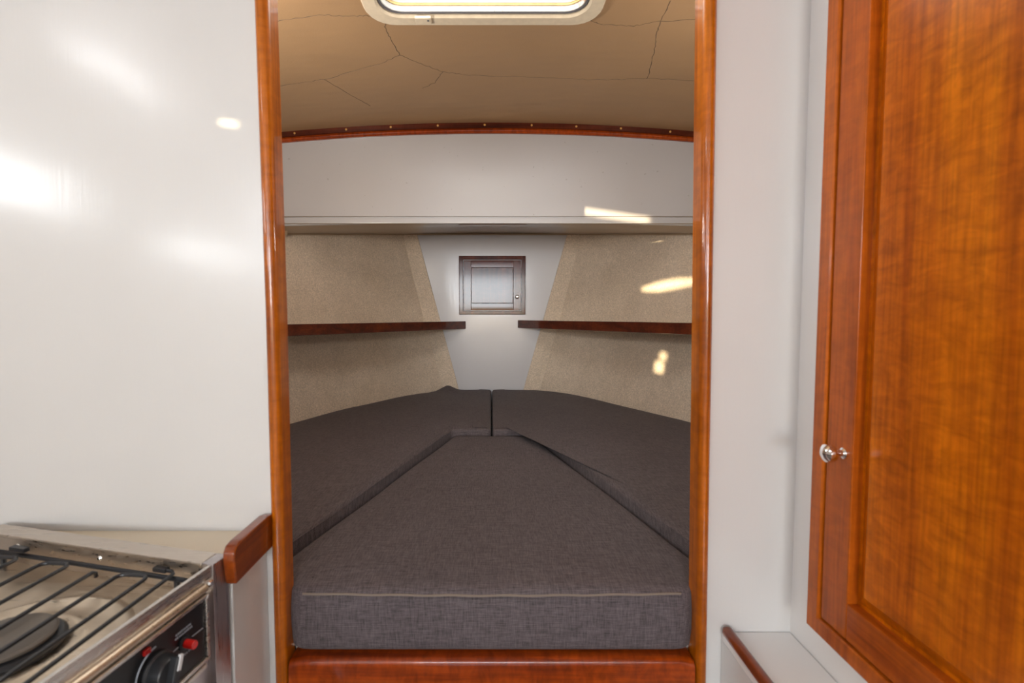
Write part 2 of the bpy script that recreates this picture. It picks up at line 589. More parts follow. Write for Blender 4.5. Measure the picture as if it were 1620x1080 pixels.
# headliner with opening for the hatch
HX0, HX1, HY0, HY1 = -0.300, 0.256, 0.888, 1.362
def ceil_z(x, y): return 0.820 + camber(x)
bm = B()
xs = sorted(set(list(np.linspace(-1.08, HX0, 12)) + list(np.linspace(HX0, HX1, 9)) + list(np.linspace(HX1, 1.08, 12))))
ys = sorted(set(list(np.linspace(BH1, HY0, 3)) + list(np.linspace(HY0, HY1, 6)) + list(np.linspace(HY1, PANEL_Y + 0.01, 10))))
for dz in (0.0, 0.035):
    V = {(i, j): bm.verts.new((x, y, ceil_z(x, y) + dz)) for i, x in enumerate(xs) for j, y in enumerate(ys)}
    for i in range(len(xs) - 1):
        for j in range(len(ys) - 1):
            mxx, my = (xs[i] + xs[i + 1]) / 2, (ys[j] + ys[j + 1]) / 2
            if HX0 < mxx < HX1 and HY0 < my < HY1:
                continue
            bm.faces.new((V[i, j], V[i + 1, j], V[i + 1, j + 1], V[i, j + 1]))
headliner = struct('ceiling', bm, M['vinyl'], 'tan cracked headliner of the fore cabin', angle=70)

# hairline cracks in the headliner, each a shallow open seam
P_ = math.radians(3.04)
cracks = [
    [(-0.79, 1.740), (-0.62, 1.715), (-0.55, 1.70), (-0.36, 1.62), (-0.288, 1.573)],
    [(-0.288, 1.380), (-0.302, 1.425), (-0.30, 1.475), (-0.288, 1.573), (-0.23, 1.63), (-0.165, 1.685), (-0.08, 1.71), (0.07, 1.72), (0.30, 1.73), (0.40, 1.728), (0.53, 1.705), (0.72, 1.70)],
    [(-0.57, 1.708), (-0.53, 1.80), (-0.47, 1.93)],
    [(-0.165, 1.685), (-0.20, 1.76), (-0.25, 1.80)],
    [(0.53, 1.705), (0.50, 1.55), (0.475, 1.45), (0.465, 1.39), (0.46, 1.30)],
    [(0.262, 1.385), (0.30, 1.412), (0.40, 1.415), (0.46, 1.39), (0.60, 1.365)],
    [(-0.67, 1.41), (-0.58, 1.375), (-0.45, 1.36), (-0.38, 1.372), (-0.318, 1.370)],
]
for path in cracks:
    pts = []
    for (xa, ya), (xb, yb) in zip(path[:-1], path[1:]):
        for k in range(8):
            t = k / 8
            pts.append((xa + (xb - xa) * t + random.uniform(-.0022, .0022), ya + (yb - ya) * t + random.uniform(-.0035, .0035)))
    pts.append(path[-1])
    bm = B()
    rings = []
    for k, (x, y) in enumerate(pts):
        a = pts[max(k - 1, 0)]
        c = pts[min(k + 1, len(pts) - 1)]
        t = Vector((c[0] - a[0], c[1] - a[1])).normalized()
        nx, ny = -t.y, t.x
        w = 0.0013 * random.uniform(0.5, 1.2)
        z = ceil_z(x, y)
        rings.append([(x + nx * w, y + ny * w, z - 0.0002), (x, y, z - 0.0008), (x - nx * w, y - ny * w, z - 0.0002), (x, y, z + 0.001)])
    loft(bm, rings)
    obj('crack', bm, M['crack'], headliner)

# cabin trunk sides (out of sight from the photograph) and side decks
for side, nm in ((-1, 'wall_port'), (1, 'wall_starboard')):
    bm = B()
    box(bm, side * 1.07 - 0.01, side * 1.07 + 0.01, BH1, PANEL_Y + 0.02, 0.12, 0.80)
    struct(nm, bm, M['white'], 'white painted side of the cabin trunk', smooth=False)
    bm = B()
    rings = []
    for y in np.linspace(BH1, PANEL_Y + 0.06, 8):
        x0, x1 = side * 1.05, side * (wt(y) + 0.05)
        if abs(x1) < abs(x0):
            x0, x1 = side * (wt(y) - 0.06), side * 1.09
        z = zt(y)
        rings.append([(x0, y, z), (x1, y, z), (x1, y, z + 0.02), (x0, y, z + 0.02)])
    loft(bm, rings)
    struct('ceiling', bm, M['deckhead'], 'underside of the side deck', smooth=False)

# main bulkhead with the doorway
bm = B()
DL, DR, DT = -0.352, 0.346, 0.66
box(bm, -1.62, DL, BH0, BH1, -1.2, 0.95)
box(bm, DR, 1.62, BH0, BH1, -1.2, 0.95)
box(bm, DL, DR, BH0, BH1, DT, 0.95)
box(bm, DL, DR, BH0 + 0.004, BH1, -1.2, -0.605)
struct('wall_front', bm, M['white'], 'white gloss bulkhead with an open doorway', smooth=False)

# mahogany edging of the doorway
def jamb(nm, pts, label):
    bm = B()
    rings = []
    for xo, xi, z in pts:
        xa, xb = min(xo, xi), max(xo, xi)
        mid, hw = (xa + xb) / 2, (xb - xa) / 2
        r = []
        for k in range(9):
            a = math.pi * k / 8
            r.append((mid - hw * math.cos(a), BH0 - 0.002 - 0.012 * math.sin(a), z))
        r += [(xb, BH1 + 0.004, z), (xa, BH1 + 0.004, z)]
        rings.append(r)
    loft(bm, rings)
    struct(nm, bm, M['trim_wood'], label, angle=50)
jamb('trim_2', [(-0.358, -0.336, -1.15), (-0.357, -0.337, -0.61), (-0.359, -0.3375, 0.0), (-0.3645, -0.342, 0.487), (-0.366, -0.343, 0.68)],
     'orange varnished mahogany edging on the doorway side nearest the stove')
jamb('trim_3', [(0.356, 0.338, -1.15), (0.354, 0.337, -0.61), (0.350, 0.3305, 0.0), (0.346, 0.325, 0.487), (0.345, 0.324, 0.68)],
     'orange varnished mahogany edging on the doorway side nearest the locker')
bm = B()
box(bm, -0.345, 0.328, BH0 - 0.012, BH1 + 0.004, DT - 0.012, DT + 0.012)
bevel(bm, 0.004, 2)
struct('trim_9', bm, M['trim_wood'], 'mahogany edging across the doorway head')

# ---------------------------------------------------------------- structure: galley around the camera (mostly behind it)
XL, XR, YB, ZC, ZF = -1.20, 0.494, -4.80, 0.86, -1.2
def wall_with_holes(bm, plane, u0, u1, v0, v1, holes, t0, t1):
    us = sorted({u0, u1, *[h[0] for h in holes], *[h[1] for h in holes]})
    vs = sorted({v0, v1, *[h[2] for h in holes], *[h[3] for h in holes]})
    for i in range(len(us) - 1):
        for j in range(len(vs) - 1):
            mu, mv = (us[i] + us[i + 1]) / 2, (vs[j] + vs[j + 1]) / 2
            if any(h[0] < mu < h[1] and h[2] < mv < h[3] for h in holes):
                continue
            if plane == 'x':
                box(bm, t0, t1, us[i], us[i + 1], vs[j], vs[j + 1])
            elif plane == 'y':
                box(bm, us[i], us[i + 1], t0, t1, vs[j], vs[j + 1])
            else:
                box(bm, us[i], us[i + 1], vs[j], vs[j + 1], t0, t1)
# small windows and gaps cut to shape the warm sun spots
SUN_GAPS = [(-0.70, -0.625, 0.412, 0.420), (-1.29, -0.72, 0.668, 0.698),
        (-1.30, -1.10, 0.408, 0.430), (-1.38, -1.16, 0.414, 0.440), (-1.46, -1.22, 0.422, 0.450), (-1.54, -1.30, 0.431, 0.459), (-1.62, -1.38, 0.441, 0.466), (-1.68, -1.46, 0.452, 0.472), (-1.43, -1.345, 0.085, 0.12), (-1.41, -1.30, 0.025, 0.075)]
PORTS = [(-2.32, -1.28, 0.26, 0.74), (-0.32, 0.12, 0.74, 0.84), (0.08, 0.55, 0.275, 0.40), (-0.92, -0.26, 0.22, 0.305)]  # first opening is added for the aft fill light
bm = B()
wall_with_holes(bm, 'x', YB, BH0, ZF, ZC, SUN_GAPS + PORTS, XL - 0.012, XL)
wall_with_holes(bm, 'x', YB, BH0, ZF, ZC, [(a - 0.178, b_ - 0.178, c_ + 0.0143, d_ + 0.0143) for a, b_, c_, d_ in SUN_GAPS], XL - 0.10, XL - 0.096)  # added outer sheet, stops the sun except through the gaps
struct('wall_left', bm, M['galley'], 'galley side wall with windows, cut sun gaps and an added sun-blocking outer sheet', smooth=False)
bm = B()
box(bm, XR, XR + 0.02, YB, BH0, ZF, ZC)
struct('wall_right', bm, M['white_lightened'], 'white painted wall carrying the mahogany locker', smooth=False)
bm = B()
wall_with_holes(bm, 'y', XL - 0.02, XR + 0.02, ZF, ZC, [(-1.05, 0.45, -0.32, 0.84)], YB - 0.02, YB)
struct('wall_back', bm, M['galley'], 'aft galley wall with the companionway opening', smooth=False)
bm = B()
wall_with_holes(bm, 'z', XL - 0.02, XR + 0.02, YB, BH0, [], ZC, ZC + 0.02)
struct('ceiling', bm, M['galley'], 'galley headlining', smooth=False)
bm = B()
box(bm, -1.62, 1.62, YB, 2.9, ZF - 0.02, ZF)
struct('floor', bm, M['sole'], 'varnished cabin sole', smooth=False)

# ---------------------------------------------------------------- berth: base, board, cushions
bm = B()
rings = []
for y in np.linspace(BH1 + 0.012, BOW - 0.003, 24):
    w = hull(y, -0.60) - 0.004
    rings.append([(-w, y, -0.60), (w, y, -0.60), (w, y, -0.565), (-w, y, -0.565)])
loft(bm, rings)
base = obj('berth_platform', bm, M['galley'], smooth=False)
tag(base, 'painted plywood platform under the grey berth cushions', 'platform')

bm = B()
n = 28
rings = []
for x in np.linspace(-0.3345, 0.3345, n):
    r = []
    y0, y1, z0, z1, rr = 0.772, 0.810, -0.612, -0.5635, 0.011
    e = 0.006 if abs(x) > 0.33 else 0.0
    z1 -= e
    r = [(x, y1, z0), (x, y1, z1)]
    for k in range(7):
        a = math.pi / 2 * k / 6
        r.append((x, y0 + rr - rr * math.sin(a), z1 - rr + rr * math.cos(a)))
    r.append((x, y0, z0 + 0.002))
    r.append((x, y0 + 0.002, z0))
    rings.append(r)
loft(bm, rings)
o = obj('berth_board', bm, M['board_wood'], angle=50)
tag(o, 'orange varnished mahogany board with rounded top under the front berth cushion', 'board')

def resample(poly, step, corner=0.02, arc=4):
    """round the corners of a polygon a little and sample its outline"""
    n = len(poly)
    out = []
    for i in range(n):
        p, a, c = Vector(poly[i]), Vector(poly[i - 1]), Vector(poly[(i + 1) % n])
        d1, d2 = (a - p), (c - p)
        r = min(corner, d1.length * 0.4, d2.length * 0.4)
        s, e = p + d1.normalized() * r, p + d2.normalized() * r
        for k in range(arc + 1):
            t = k / arc
            out.append((s * (1 - t) ** 2 + p * (2 * t * (1 - t)) + e * t * t))
    res = []
    m = len(out)
    for i in range(m):
        p, q = out[i], out[(i + 1) % m]
        k = max(1, int((q - p).length / step))
        for j in range(k):
            res.append(p.lerp(q, j / k))
    return res

def outline_offset(pts, d):
    n = len(pts)
    out = []
    for i in range(n):
        t = (pts[(i + 1) % n] - pts[i - 1]).normalized()
        nrm = Vector((-t.y, t.x))
        out.append(pts[i] + nrm * d)
    return out

def cushion(name, poly, z0, z1, rh, rv, crown, parent, bumpf=None, corner=0.02, clamp=False):
    """poly counter-clockwise"""
    pts = resample(poly, 0.03, corner)
    rings = []
    def ring(d, z):
        r = outline_offset(pts, d)
        if clamp:
            r = [Vector((math.copysign(min(abs(p.x), hull(p.y, z) - 0.004), p.x), p.y)) for p in r]
        rings.append([(p.x, p.y, z + (bumpf(p.x, p.y, d) if bumpf and z > z0 + 0.03 else 0)) for p in r])
    ring(0.010, z0)
    ring(0.002, z0 + 0.006)
    ring(0.0, z0 + 0.02)
    for k in range(3):
        ring(-0.003 * math.sin(math.pi * (k + 1) / 4), z0 + 0.02 + (z1 - rv - z0 - 0.02) * (k + 1) / 4)
    for k in range(6):
        a = math.pi / 2 * k / 5
        ring(rh * (1 - math.cos(a)), z1 - rv + rv * math.sin(a))
    for k in range(1, 5):
        t = k / 4
        ring(rh + 0.055 * t, z1 + crown * (1 - (1 - t) ** 2))
    bm = B()
    loft(bm, rings)
    top = [f for f in bm.faces if len(f.verts) > 8]
    bmesh.ops.triangulate(bm, faces=top)
    return obj(name, bm, M['cushion'], parent, angle=75), pts

# infill cushion in the doorway
ins = empty('infill_cushion', (0, 1.2, -0.563), 'tapered grey infill cushion filling the doorway end of the berth', 'cushion', 'berth cushions')
ins_poly = [(-0.330, 0.784), (0.330, 0.784), (0.384, 0.880), (0.150, 1.832), (-0.144, 1.832), (-0.386, 0.880)]
def wob(x, y, d):
    return 0.0025 * math.sin(9 * x + 5 * y) * math.sin(7 * y - 3 * x)
cushion('cover', ins_poly, -0.562, -0.4525, 0.034, 0.0115, 0.003, ins, wob, 0.024)
bm = B()
pts = []
for k in range(81):
    x = -0.314 + 0.628 * k / 80
    pts.append((x, 0.7846 - 0.0008 * math.cos(x * 9), -0.4605 - 0.0025 * (1 - (x / 0.33) ** 2) + 0.0006 * math.sin(70 * x)))
tube(bm, pts, 0.0018, 8)
obj('seam', bm, M['thread'], ins)['label'] = 'tan stitched seam along the front top edge'
bm = B()
tube(bm, [(x, y - 0.001, z - 0.005) for x, y, z in pts], 0.0014, 6)
obj('seam', bm, M['cushion'], ins)

def side_poly(side):
    hullpts = [(hull(y, -0.48) - 0.006, y) for y in np.linspace(0.82, 2.80, 26)]
    pts = [(0.004, 2.838), (0.004, 1.842), (0.160, 1.842), (0.394, 0.884), (0.362, 0.818)] + hullpts + [(0.255, 2.838)]
    if side < 0:
        pts = [(-x, y) for x, y in reversed([(0.004, 2.838), (0.004, 1.842), (0.154, 1.842), (0.396, 0.884), (0.362, 0.818)] + hullpts + [(0.255, 2.838)])]
    return pts
def lump(x, y, d):
    return wob(x, y, d) + 0.03 * math.exp(-(((x + 0.262) / 0.05) ** 2 + ((y - 2.83) / 0.06) ** 2))
for side, f, lab in ((-1, lump, 'grey side berth cushion along the hull, puckered at its head corner'),
                     (1, wob, 'grey side berth cushion smooth at its head, on the side nearer the mahogany locker')):
    c_ = empty('side_cushion', (side * 0.55, 1.8, -0.563), lab, 'cushion', 'berth cushions')
    cushion('cover', side_poly(side), -0.562, -0.434, 0.014, 0.010, 0.004, c_, f, 0.016, True)
    bm = B()   # welt along the inner edge
    x0 = 0.160 if side > 0 else 0.154
    pts = [(side * (x0 + 0.002 + (0.395 - x0) * t), 1.842 + (0.884 - 1.842) * t, -0.4400 + 0.0015 * math.sin(14 * t)) for t in np.linspace(0.02, 0.98, 50)]
    tube(bm, pts, 0.0018, 6)
    obj('welt', bm, M['cushion'], c_)

# ---------------------------------------------------------------- shelves with mahogany fiddles
def shelf(side, x_back, x_near, y_near, ztop, label):
    s = empty('berth_shelf', (side * 0.6, 2.0, ztop - 0.046), label, 'shelf', 'berth shelves')
    p0 = Vector((side * x_back, BOW - 0.003))
    p1 = Vector((side * x_near, y_near))
    d = (p1 - p0).normalized()
    p1 = p0 + d * ((p0.y - 1.12) / -d.y)
    nrm = Vector((d.y, -d.x))
    if nrm.x * side < 0:
        nrm = -nrm
    bm = B()
    a = [p0, p1, p1 + nrm * 0.016, p0 + nrm * 0.016]
    prism(bm, [(p.x, p.y, ztop - 0.045) for p in a], [(p.x, p.y, ztop) for p in a])
    bevel(bm, 0.003, 2)
    obj('fiddle_rail', bm, M['dark_wood_y'], s)
    bm = B()
    rings = []
    zz = ztop - 0.030
    for t in np.linspace(0, 1, 24):
        p = p0.lerp(p1, t) + nrm * 0.010
        y = p.y
        hx = hull(min(y, BOW), zz) + 0.004
        if y > 2.80:
            hx = hull(2.80, zz) - (y - 2.80) * 0.6
        hx = side * max(hx, abs(p.x) + 0.01)
        rings.append([(p.x, y, zz - 0.012), (hx, y, zz - 0.012), (hx, y, zz), (p.x, y, zz)])
    loft(bm, rings)
    obj('shelf_board', bm, M['galley'], s, smooth=False)
shelf(-1, 0.151, 0.782, 1.80, -0.0325, 'narrow shelf with dark mahogany lip on the hull side nearer the stove')
shelf(1, 0.151, 0.758, 1.80, -0.0265, 'narrow shelf with dark mahogany lip on the hull side nearer the mahogany locker')

# ---------------------------------------------------------------- anchor locker door in the bow bulkhead
lk = empty('locker_hatch', (0, BOW, 0.006), 'small square dark mahogany locker hatch in the white bow bulkhead', 'hatch')
def ring_frame(bm, x0, x1, z0, z1, w, y0, y1, wz):
    """one continuous moulding round a rectangle in the x-z plane"""
    o_ = [(x0, z0), (x1, z0), (x1, z1), (x0, z1)]
    i_ = [(x0 + w, z0 + wz), (x1 - w, z0 + wz), (x1 - w, z1 - wz), (x0 + w, z1 - wz)]
    c = 0.0025
    oc = [(x0 + c, z0 + c), (x1 - c, z0 + c), (x1 - c, z1 - c), (x0 + c, z1 - c)]
    ic = [(x0 + w - c, z0 + wz - c), (x1 - w + c, z0 + wz - c), (x1 - w + c, z1 - wz + c), (x0 + w - c, z1 - wz + c)]
    return [[(p[0], y1, p[1]) for p in o_], [(p[0], y0 + c, p[1]) for p in o_], [(p[0], y0, p[1]) for p in oc],
            [(p[0], y0, p[1]) for p in ic], [(p[0], y0 + c, p[1]) for p in i_], [(p[0], y1, p[1]) for p in i_]]
def add_ring(bm, prof):
    loft(bm, prof + [prof[0]], caps=False)
    bmesh.ops.remove_doubles(bm, verts=list(bm.verts), dist=1e-6)
bm = B()
add_ring(bm, ring_frame(bm, -0.190, 0.196, 0.006, 0.344, 0.024, BOW - 0.018, BOW + 0.002, 0.021))
obj('frame', bm, M['dark_wood_z'], lk)
DX0, DX1, DZ0, DZ1 = -0.163, 0.169, 0.0305, 0.320
door = subempty('door', lk, ((DX0 + DX1) / 2, BOW, DZ0))
for xa in (DX0, DX1 - 0.043):
    bm = B()
    box(bm, xa, xa + 0.043, BOW - 0.014, BOW - 0.002, DZ0, DZ1)
    bevel(bm, 0.0022, 2)
    obj('stile', bm, M['dark_wood_z'], door)
for z0_, z1_ in ((DZ0, DZ0 + 0.040), (DZ1 - 0.040, DZ1)):
    bm = B()
    box(bm, DX0 + 0.0425, DX1 - 0.0425, BOW - 0.0138, BOW - 0.002, z0_, z1_)
    bevel(bm, 0.0018, 2)
    obj('rail', bm, M['dark_wood_x'], door)
bm = B()
box(bm, DX0 + 0.0445, DX1 - 0.0445, BOW - 0.011, BOW - 0.002, DZ0 + 0.0415, DZ1 - 0.0415)
bevel(bm, 0.003, 2)
obj('door_panel', bm, M['dark_wood_z'], door)
bm = B()
lathe(bm, [(0.004, 0), (0.004, 0.008), (0.009, 0.011), (0.0115, 0.016), (0.010, 0.021), (0.005, 0.0235)], (0.147, BOW - 0.012, 0.108), (0, -1, 0), 20)
obj('knob', bm, M['chrome'], door)['label'] = 'small round metal knob'

# ---------------------------------------------------------------- deck hatch
hz = 0.816
hatch = empty('deck_hatch', (-0.021, 1.14, hz), 'cream framed glazed deck hatch set in the tan headliner', 'hatch')
def rrect(x0, x1, y0, y1, r, n=7):
    pts = []
    for cx_, cy_, a0 in ((x1 - r, y1 - r, 0), (x0 + r, y1 - r, 90), (x0 + r, y0 + r, 180), (x1 - r, y0 + r, 270)):
        for k in range(n):
            a = math.radians(a0 + 90 * k / (n - 1))
            pts.append((cx_ + r * math.cos(a), cy_ + r * math.sin(a)))
    return pts
def ring_part(name, o, i, z0, z1, material, rb=0.0, parent=hatch, slope=0.0):
    """o, i: outer and inner (x0,x1,y0,y1,r)"""
    bm = B()
    P, Q = rrect(*o), rrect(*i)
    prof = [[(x, y, z1) for x, y in P], [(x, y, z0 + rb) for x, y in P]]
    if rb:
        oo = (o[0] + rb, o[1] - rb, o[2] + rb, o[3] - rb, max(o[4] - rb, 0.004))
        ii = (i[0] - rb, i[1] + rb, i[2] - rb, i[3] + rb, i[4] + rb)
        prof += [[(x, y, z0) for x, y in rrect(*oo)], [(x, y, z0 - slope) for x, y in rrect(*ii)]]
    prof += [[(x, y, z0 + rb) for x, y in Q], [(x, y, z1) for x, y in Q]]
    prof.append(prof[0])
    loft(bm, prof, caps=False)
    bmesh.ops.remove_doubles(bm, verts=list(bm.verts), dist=1e-6)
    return obj(name, bm, material, parent, angle=40)
ox0, ox1, oy0, oy1 = -0.337, 0.293, 0.850, 1.399
def ins_(d, r): return (ox0 + d, ox1 - d, oy0 + d, oy1 - d, r)
ring_part('frame', ins_(0, 0.072), ins_(0.041, 0.055), hz - 0.013, hz + 0.010, M['hatch_plastic'], 0.005)
ring_part('rubber_seal', ins_(0.040, 0.055), ins_(0.051, 0.048), hz - 0.006, hz + 0.006, M['seal'], 0.004)
ring_part('metal_ring', ins_(0.049, 0.050), ins_(0.052, 0.047), hz - 0.0045, hz + 0.010, M['alu'])
ring_part('gasket', ins_(0.049, 0.050), ins_(0.0545, 0.045), hz + 0.010, hz + 0.0155, M['amber'])
ring_part('coaming', ins_(0.050, 0.049), ins_(0.056, 0.044), hz + 0.0155, hz + 0.0300, M['coaming'])
ring_part('gasket', ins_(0.050, 0.049), ins_(0.057, 0.043), hz + 0.030, hz + 0.0315, M['amber'])
ring_part('coaming', ins_(0.050, 0.049), ins_(0.056, 0.044), hz + 0.0315, hz + 0.075, M['coaming'])
bm = B()
prism(bm, [(x, y, hz + 0.066) for x, y in rrect(*ins_(0.058, 0.042))], [(x, y, hz + 0.074) for x, y in rrect(*ins_(0.058, 0.042))])
obj('glass_pane', bm, M['acrylic'], hatch, smooth=False)
bm = B()
box(bm, -0.208, -0.164, 1.352, 1.382, hz - 0.020, hz - 0.011)
bevel(bm, 0.003, 3)
lt = obj('latch', bm, M['hatch_plastic'], hatch)
bm = B()
lathe(bm, [(0.003, 0), (0.003, 0.0015)], (-0.172, 1.362, hz - 0.0195), (0, 0, -1), 12)
obj('screw', bm, M['seal'], lt)

# ---------------------------------------------------------------- mahogany locker on the right wall
wx = XR
lock = empty('wall_locker', (wx, 0.52, -0.48), 'tall varnished mahogany wall locker with framed panel door on the white wall', 'locker')
Y_F, Z_B = 0.7125, -0.464            # forward and lower outer edges of the face frame
Y_N, Z_T = 0.17, 0.78
FW = 0.0275
def xprism(bm, q, x0, x1):
    prism(bm, [(x0, y, z) for y, z in q], [(x1, y, z) for y, z in q])
def yz_ring(y0, y1, z0, z1, w, x0, x1, c=0.002):
    """continuous moulding round a rectangle in the y-z plane; x0 is its face, x1 its back"""
    def r(d, x): return [(x, y0 + d, z0 + d), (x, y1 - d, z0 + d), (x, y1 - d, z1 - d), (x, y0 + d, z1 - d)]
    return [r(0, x1), r(0, x0 + c), r(c, x0), r(w - c, x0), r(w, x0 + c), r(w, x1)]
bm = B()
add_ring(bm, yz_ring(Y_N, Y_F, Z_B, Z_T, FW - 0.003, wx - 0.020, wx + 0.001))
obj('face_frame', bm, M['door_frame_wood'], lock)
y0_, y1_, z0_, z1_ = Y_N + FW, Y_F - FW, Z_B + FW, Z_T - FW
ldoor = subempty('door', lock, (wx, (y0_ + y1_) / 2, z0_))
for ya in (y1_ - 0.050, y0_):
    bm = B()
    box(bm, wx - 0.017, wx - 0.001, ya, ya + 0.050, z0_, z1_)
    bevel(bm, 0.002, 2)
    obj('stile', bm, M['door_frame_wood'], ldoor)
for za, zb in ((z0_, z0_ + 0.050), (z1_ - 0.050, z1_)):
    bm = B()
    box(bm, wx - 0.0168, wx - 0.001, y0_ + 0.0497, y1_ - 0.0497, za, zb)
    bevel(bm, 0.0018, 2)
    obj('rail', bm, M['door_rail_wood'], ldoor)
bm = B()
i0, i1, j0, j1 = y0_ + 0.050, y1_ - 0.050, z0_ + 0.050, z1_ - 0.050
def rect_ring(x, d): return [(x, i0 + d, j0 + d), (x, i1 - d, j0 + d), (x, i1 - d, j1 - d), (x, i0 + d, j1 - d)]
loft(bm, [rect_ring(wx - 0.001, 0), rect_ring(wx - 0.003, 0), rect_ring(wx - 0.003, 0.005), rect_ring(wx - 0.011, 0.021), rect_ring(wx - 0.011, 0.024)])
obj('door_panel', bm, M['door_wood'], ldoor, angle=20)
bm = B()
lathe(bm, [(0.0075, 0), (0.0075, 0.002), (0.0045, 0.004), (0.004, 0.008), (0.006, 0.011), (0.0110, 0.015), (0.0128, 0.020), (0.0118, 0.025), (0.007, 0.0285), (0.001, 0.0295)],
      (wx - 0.017, 0.651, -0.186), (-1, 0, 0), 28)
obj('knob', bm, M['chrome'], ldoor)['label'] = 'polished chrome mushroom knob'

# ---------------------------------------------------------------- low white shelf unit with mahogany edge rail
sh = empty('side_shelf', (0.435, 0.5, -1.2), 'low white built-in shelf unit below the mahogany locker', 'shelf')
bm = B()
box(bm, 0.380, XR - 0.001, 0.12, BH0 - 0.001, -0.535, -0.522)
bevel(bm, 0.001, 1)
obj('shelf_top', bm, M['white_lightened'], sh)
bm = B()
box(bm, 0.380, 0.394, 0.12, BH0 - 0.001, -1.2, -0.535)
obj('front_panel', bm, M['white'], sh, smooth=False)
bm = B()
pts = [(0.386, 0.776, -0.522), (0.386, 0.774, -0.515)] + [(0.386, y, -0.513) for y in np.linspace(0.768, 0.13, 12)]
tube(bm, [(0.386, 0.7785, -0.521), (0.386, 0.776, -0.518)] + [(0.386, y, -0.5165) for y in np.linspace(0.770, 0.13, 14)],
     [0.003, 0.0065] + [0.0092] * 14, 14)
obj('edge_rail', bm, M['rail_wood'], sh)['label'] = 'rounded mahogany rail along the shelf edge'

# ---------------------------------------------------------------- galley counter beside the stove
O = Vector((-0.371, 0.669))
U = Vector((-0.972, 0.236))          # into the stove, away from its front
V = Vector((-0.156, -0.988))         # along the stove front, towards the viewer
def S(a, b_):
    p = O + U * a + V * b_
    return p.x, p.y
ctr = empty('galley_counter', (-0.55, 0.74, -1.2), 'small cream worktop wedge between stove and white bulkhead', 'counter')
bm = B()
foot = [(-0.357, BH0 - 0.001), (-0.800, BH0 - 0.001), (-0.775, 0.778), (-0.357, 0.677)]
prism(bm, [(x, y, -0.365) for x, y in foot], [(x, y, -0.351) for x, y in foot])
obj('worktop', bm, M['cream'], ctr, smooth=False)
bm = B()
box(bm, -0.3780, -0.3685, 0.674, BH0 - 0.001, -1.2, -0.365)
obj('side_panel', bm, M['white'], ctr, smooth=False)
bm = B()
prof = [(0.779, -0.374), (0.779, -0.322), (0.774, -0.3165), (0.765, -0.3155), (0.672, -0.3155), (0.660, -0.319), (0.653, -0.329), (0.655, -0.342), (0.664, -0.358), (0.672, -0.374)]
prof = [(0.779, -0.375), (0.779, -0.326), (0.775, -0.321), (0.766, -0.320), (0.676, -0.318), (0.664, -0.320), (0.657, -0.328), (0.656, -0.338), (0.661, -0.3745)]
xprism(bm, prof, -0.3725, -0.3555)
bevel(bm, 0.004, 3)
o = obj('fiddle_rail', bm, M['rail_wood'], angle=50)
tag(o, 'short rounded mahogany fiddle rail between the stove corner and doorway', 'rail')

# ---------------------------------------------------------------- gas stove
ZR = -0.335
st = empty('gas_stove', (*S(0.22, 0.25), -1.2), 'stainless steel gas stove with black wire pan grate', 'stove')
LA, LB = 0.43, 0.50
def sbox(bm, a0, a1, b0, b1, z0, z1):
    q = [S(a0, b0), S(a0, b1), S(a1, b1), S(a1, b0)]
    prism(bm, [(x, y, z0) for x, y in q], [(x, y, z1) for x, y in q])
# body shell below the tray
bm = B()
sbox(bm, 0.010, LA, 0.004, LB, -1.18, -0.384)
obj('body', bm, M['steel_dark'], st, smooth=False)
# rim: far strip and back strip
bm = B()
sbox(bm, 0.0185, LA, 0.0, 0.030, ZR - 0.006, ZR)
bevel(bm, 0.002, 2)
obj('far_rim', bm, M['steel_x'], st)
bm = B()
sbox(bm, LA - 0.03, LA, 0.030, LB, ZR - 0.006, ZR)
obj('back_rim', bm, M['steel'], st, smooth=False)
# inner wall of the hob well
bm = B()
sbox(bm, 0.016, LA, 0.022, 0.026, -0.384, ZR - 0.006)
obj('splash_wall', bm, M['steel_x'], st, smooth=False)
for a_ in (0.36, 0.20):
    bm = B()
    x, y = S(a_, 0.026)
    lathe(bm, [(0.004, 0), (0.004, 0.001), (0.002, 0.0025)], (x, y, -0.352), (V.x, V.y, 0), 12)
    obj('screw', bm, M['chrome'], st)
# corner post
bm = B()
sbox(bm, 0.0, 0.018, 0.0, 0.030, -1.18, ZR)
bevel(bm, 0.0015, 2)
obj('corner_post', bm, M['steel_dark'], st)
# tray with pressed burner dish
bm = B()
sbox(bm, 0.012, LA - 0.02, 0.026, LB, -0.384, -0.378)
obj('hob_tray', bm, M['steel_tray'], st, smooth=False)
bx, by = -0.543, 0.525
bm = B()
lathe(bm, [(0.118, 0.0), (0.112, 0.003), (0.104, 0.004), (0.097, 0.001), (0.075, 0.0012), (0.070, 0.004), (0.062, 0.006), (0.058, 0.003), (0.0, 0.003)], (bx, by, -0.3785), (0, 0, 1), 48)
obj('burner_dish', bm, M['steel_tray'], st, angle=60)
bm = B()
lathe(bm, [(0.052, 0), (0.054, 0.006), (0.050, 0.010), (0.044, 0.0105), (0.044, 0.004), (0, 0.004)], (bx, by, -0.375), (0, 0, 1), 40)
brn = obj('burner', bm, M['black_knob'], st)
bm = B()
lathe(bm, [(0.037, 0), (0.0445, 0.003), (0.046, 0.007), (0.0435, 0.0095), (0.0, 0.0105)], (bx, by, -0.3665), (0, 0, 1), 40)
obj('burner_cap', bm, M['burner'], brn)
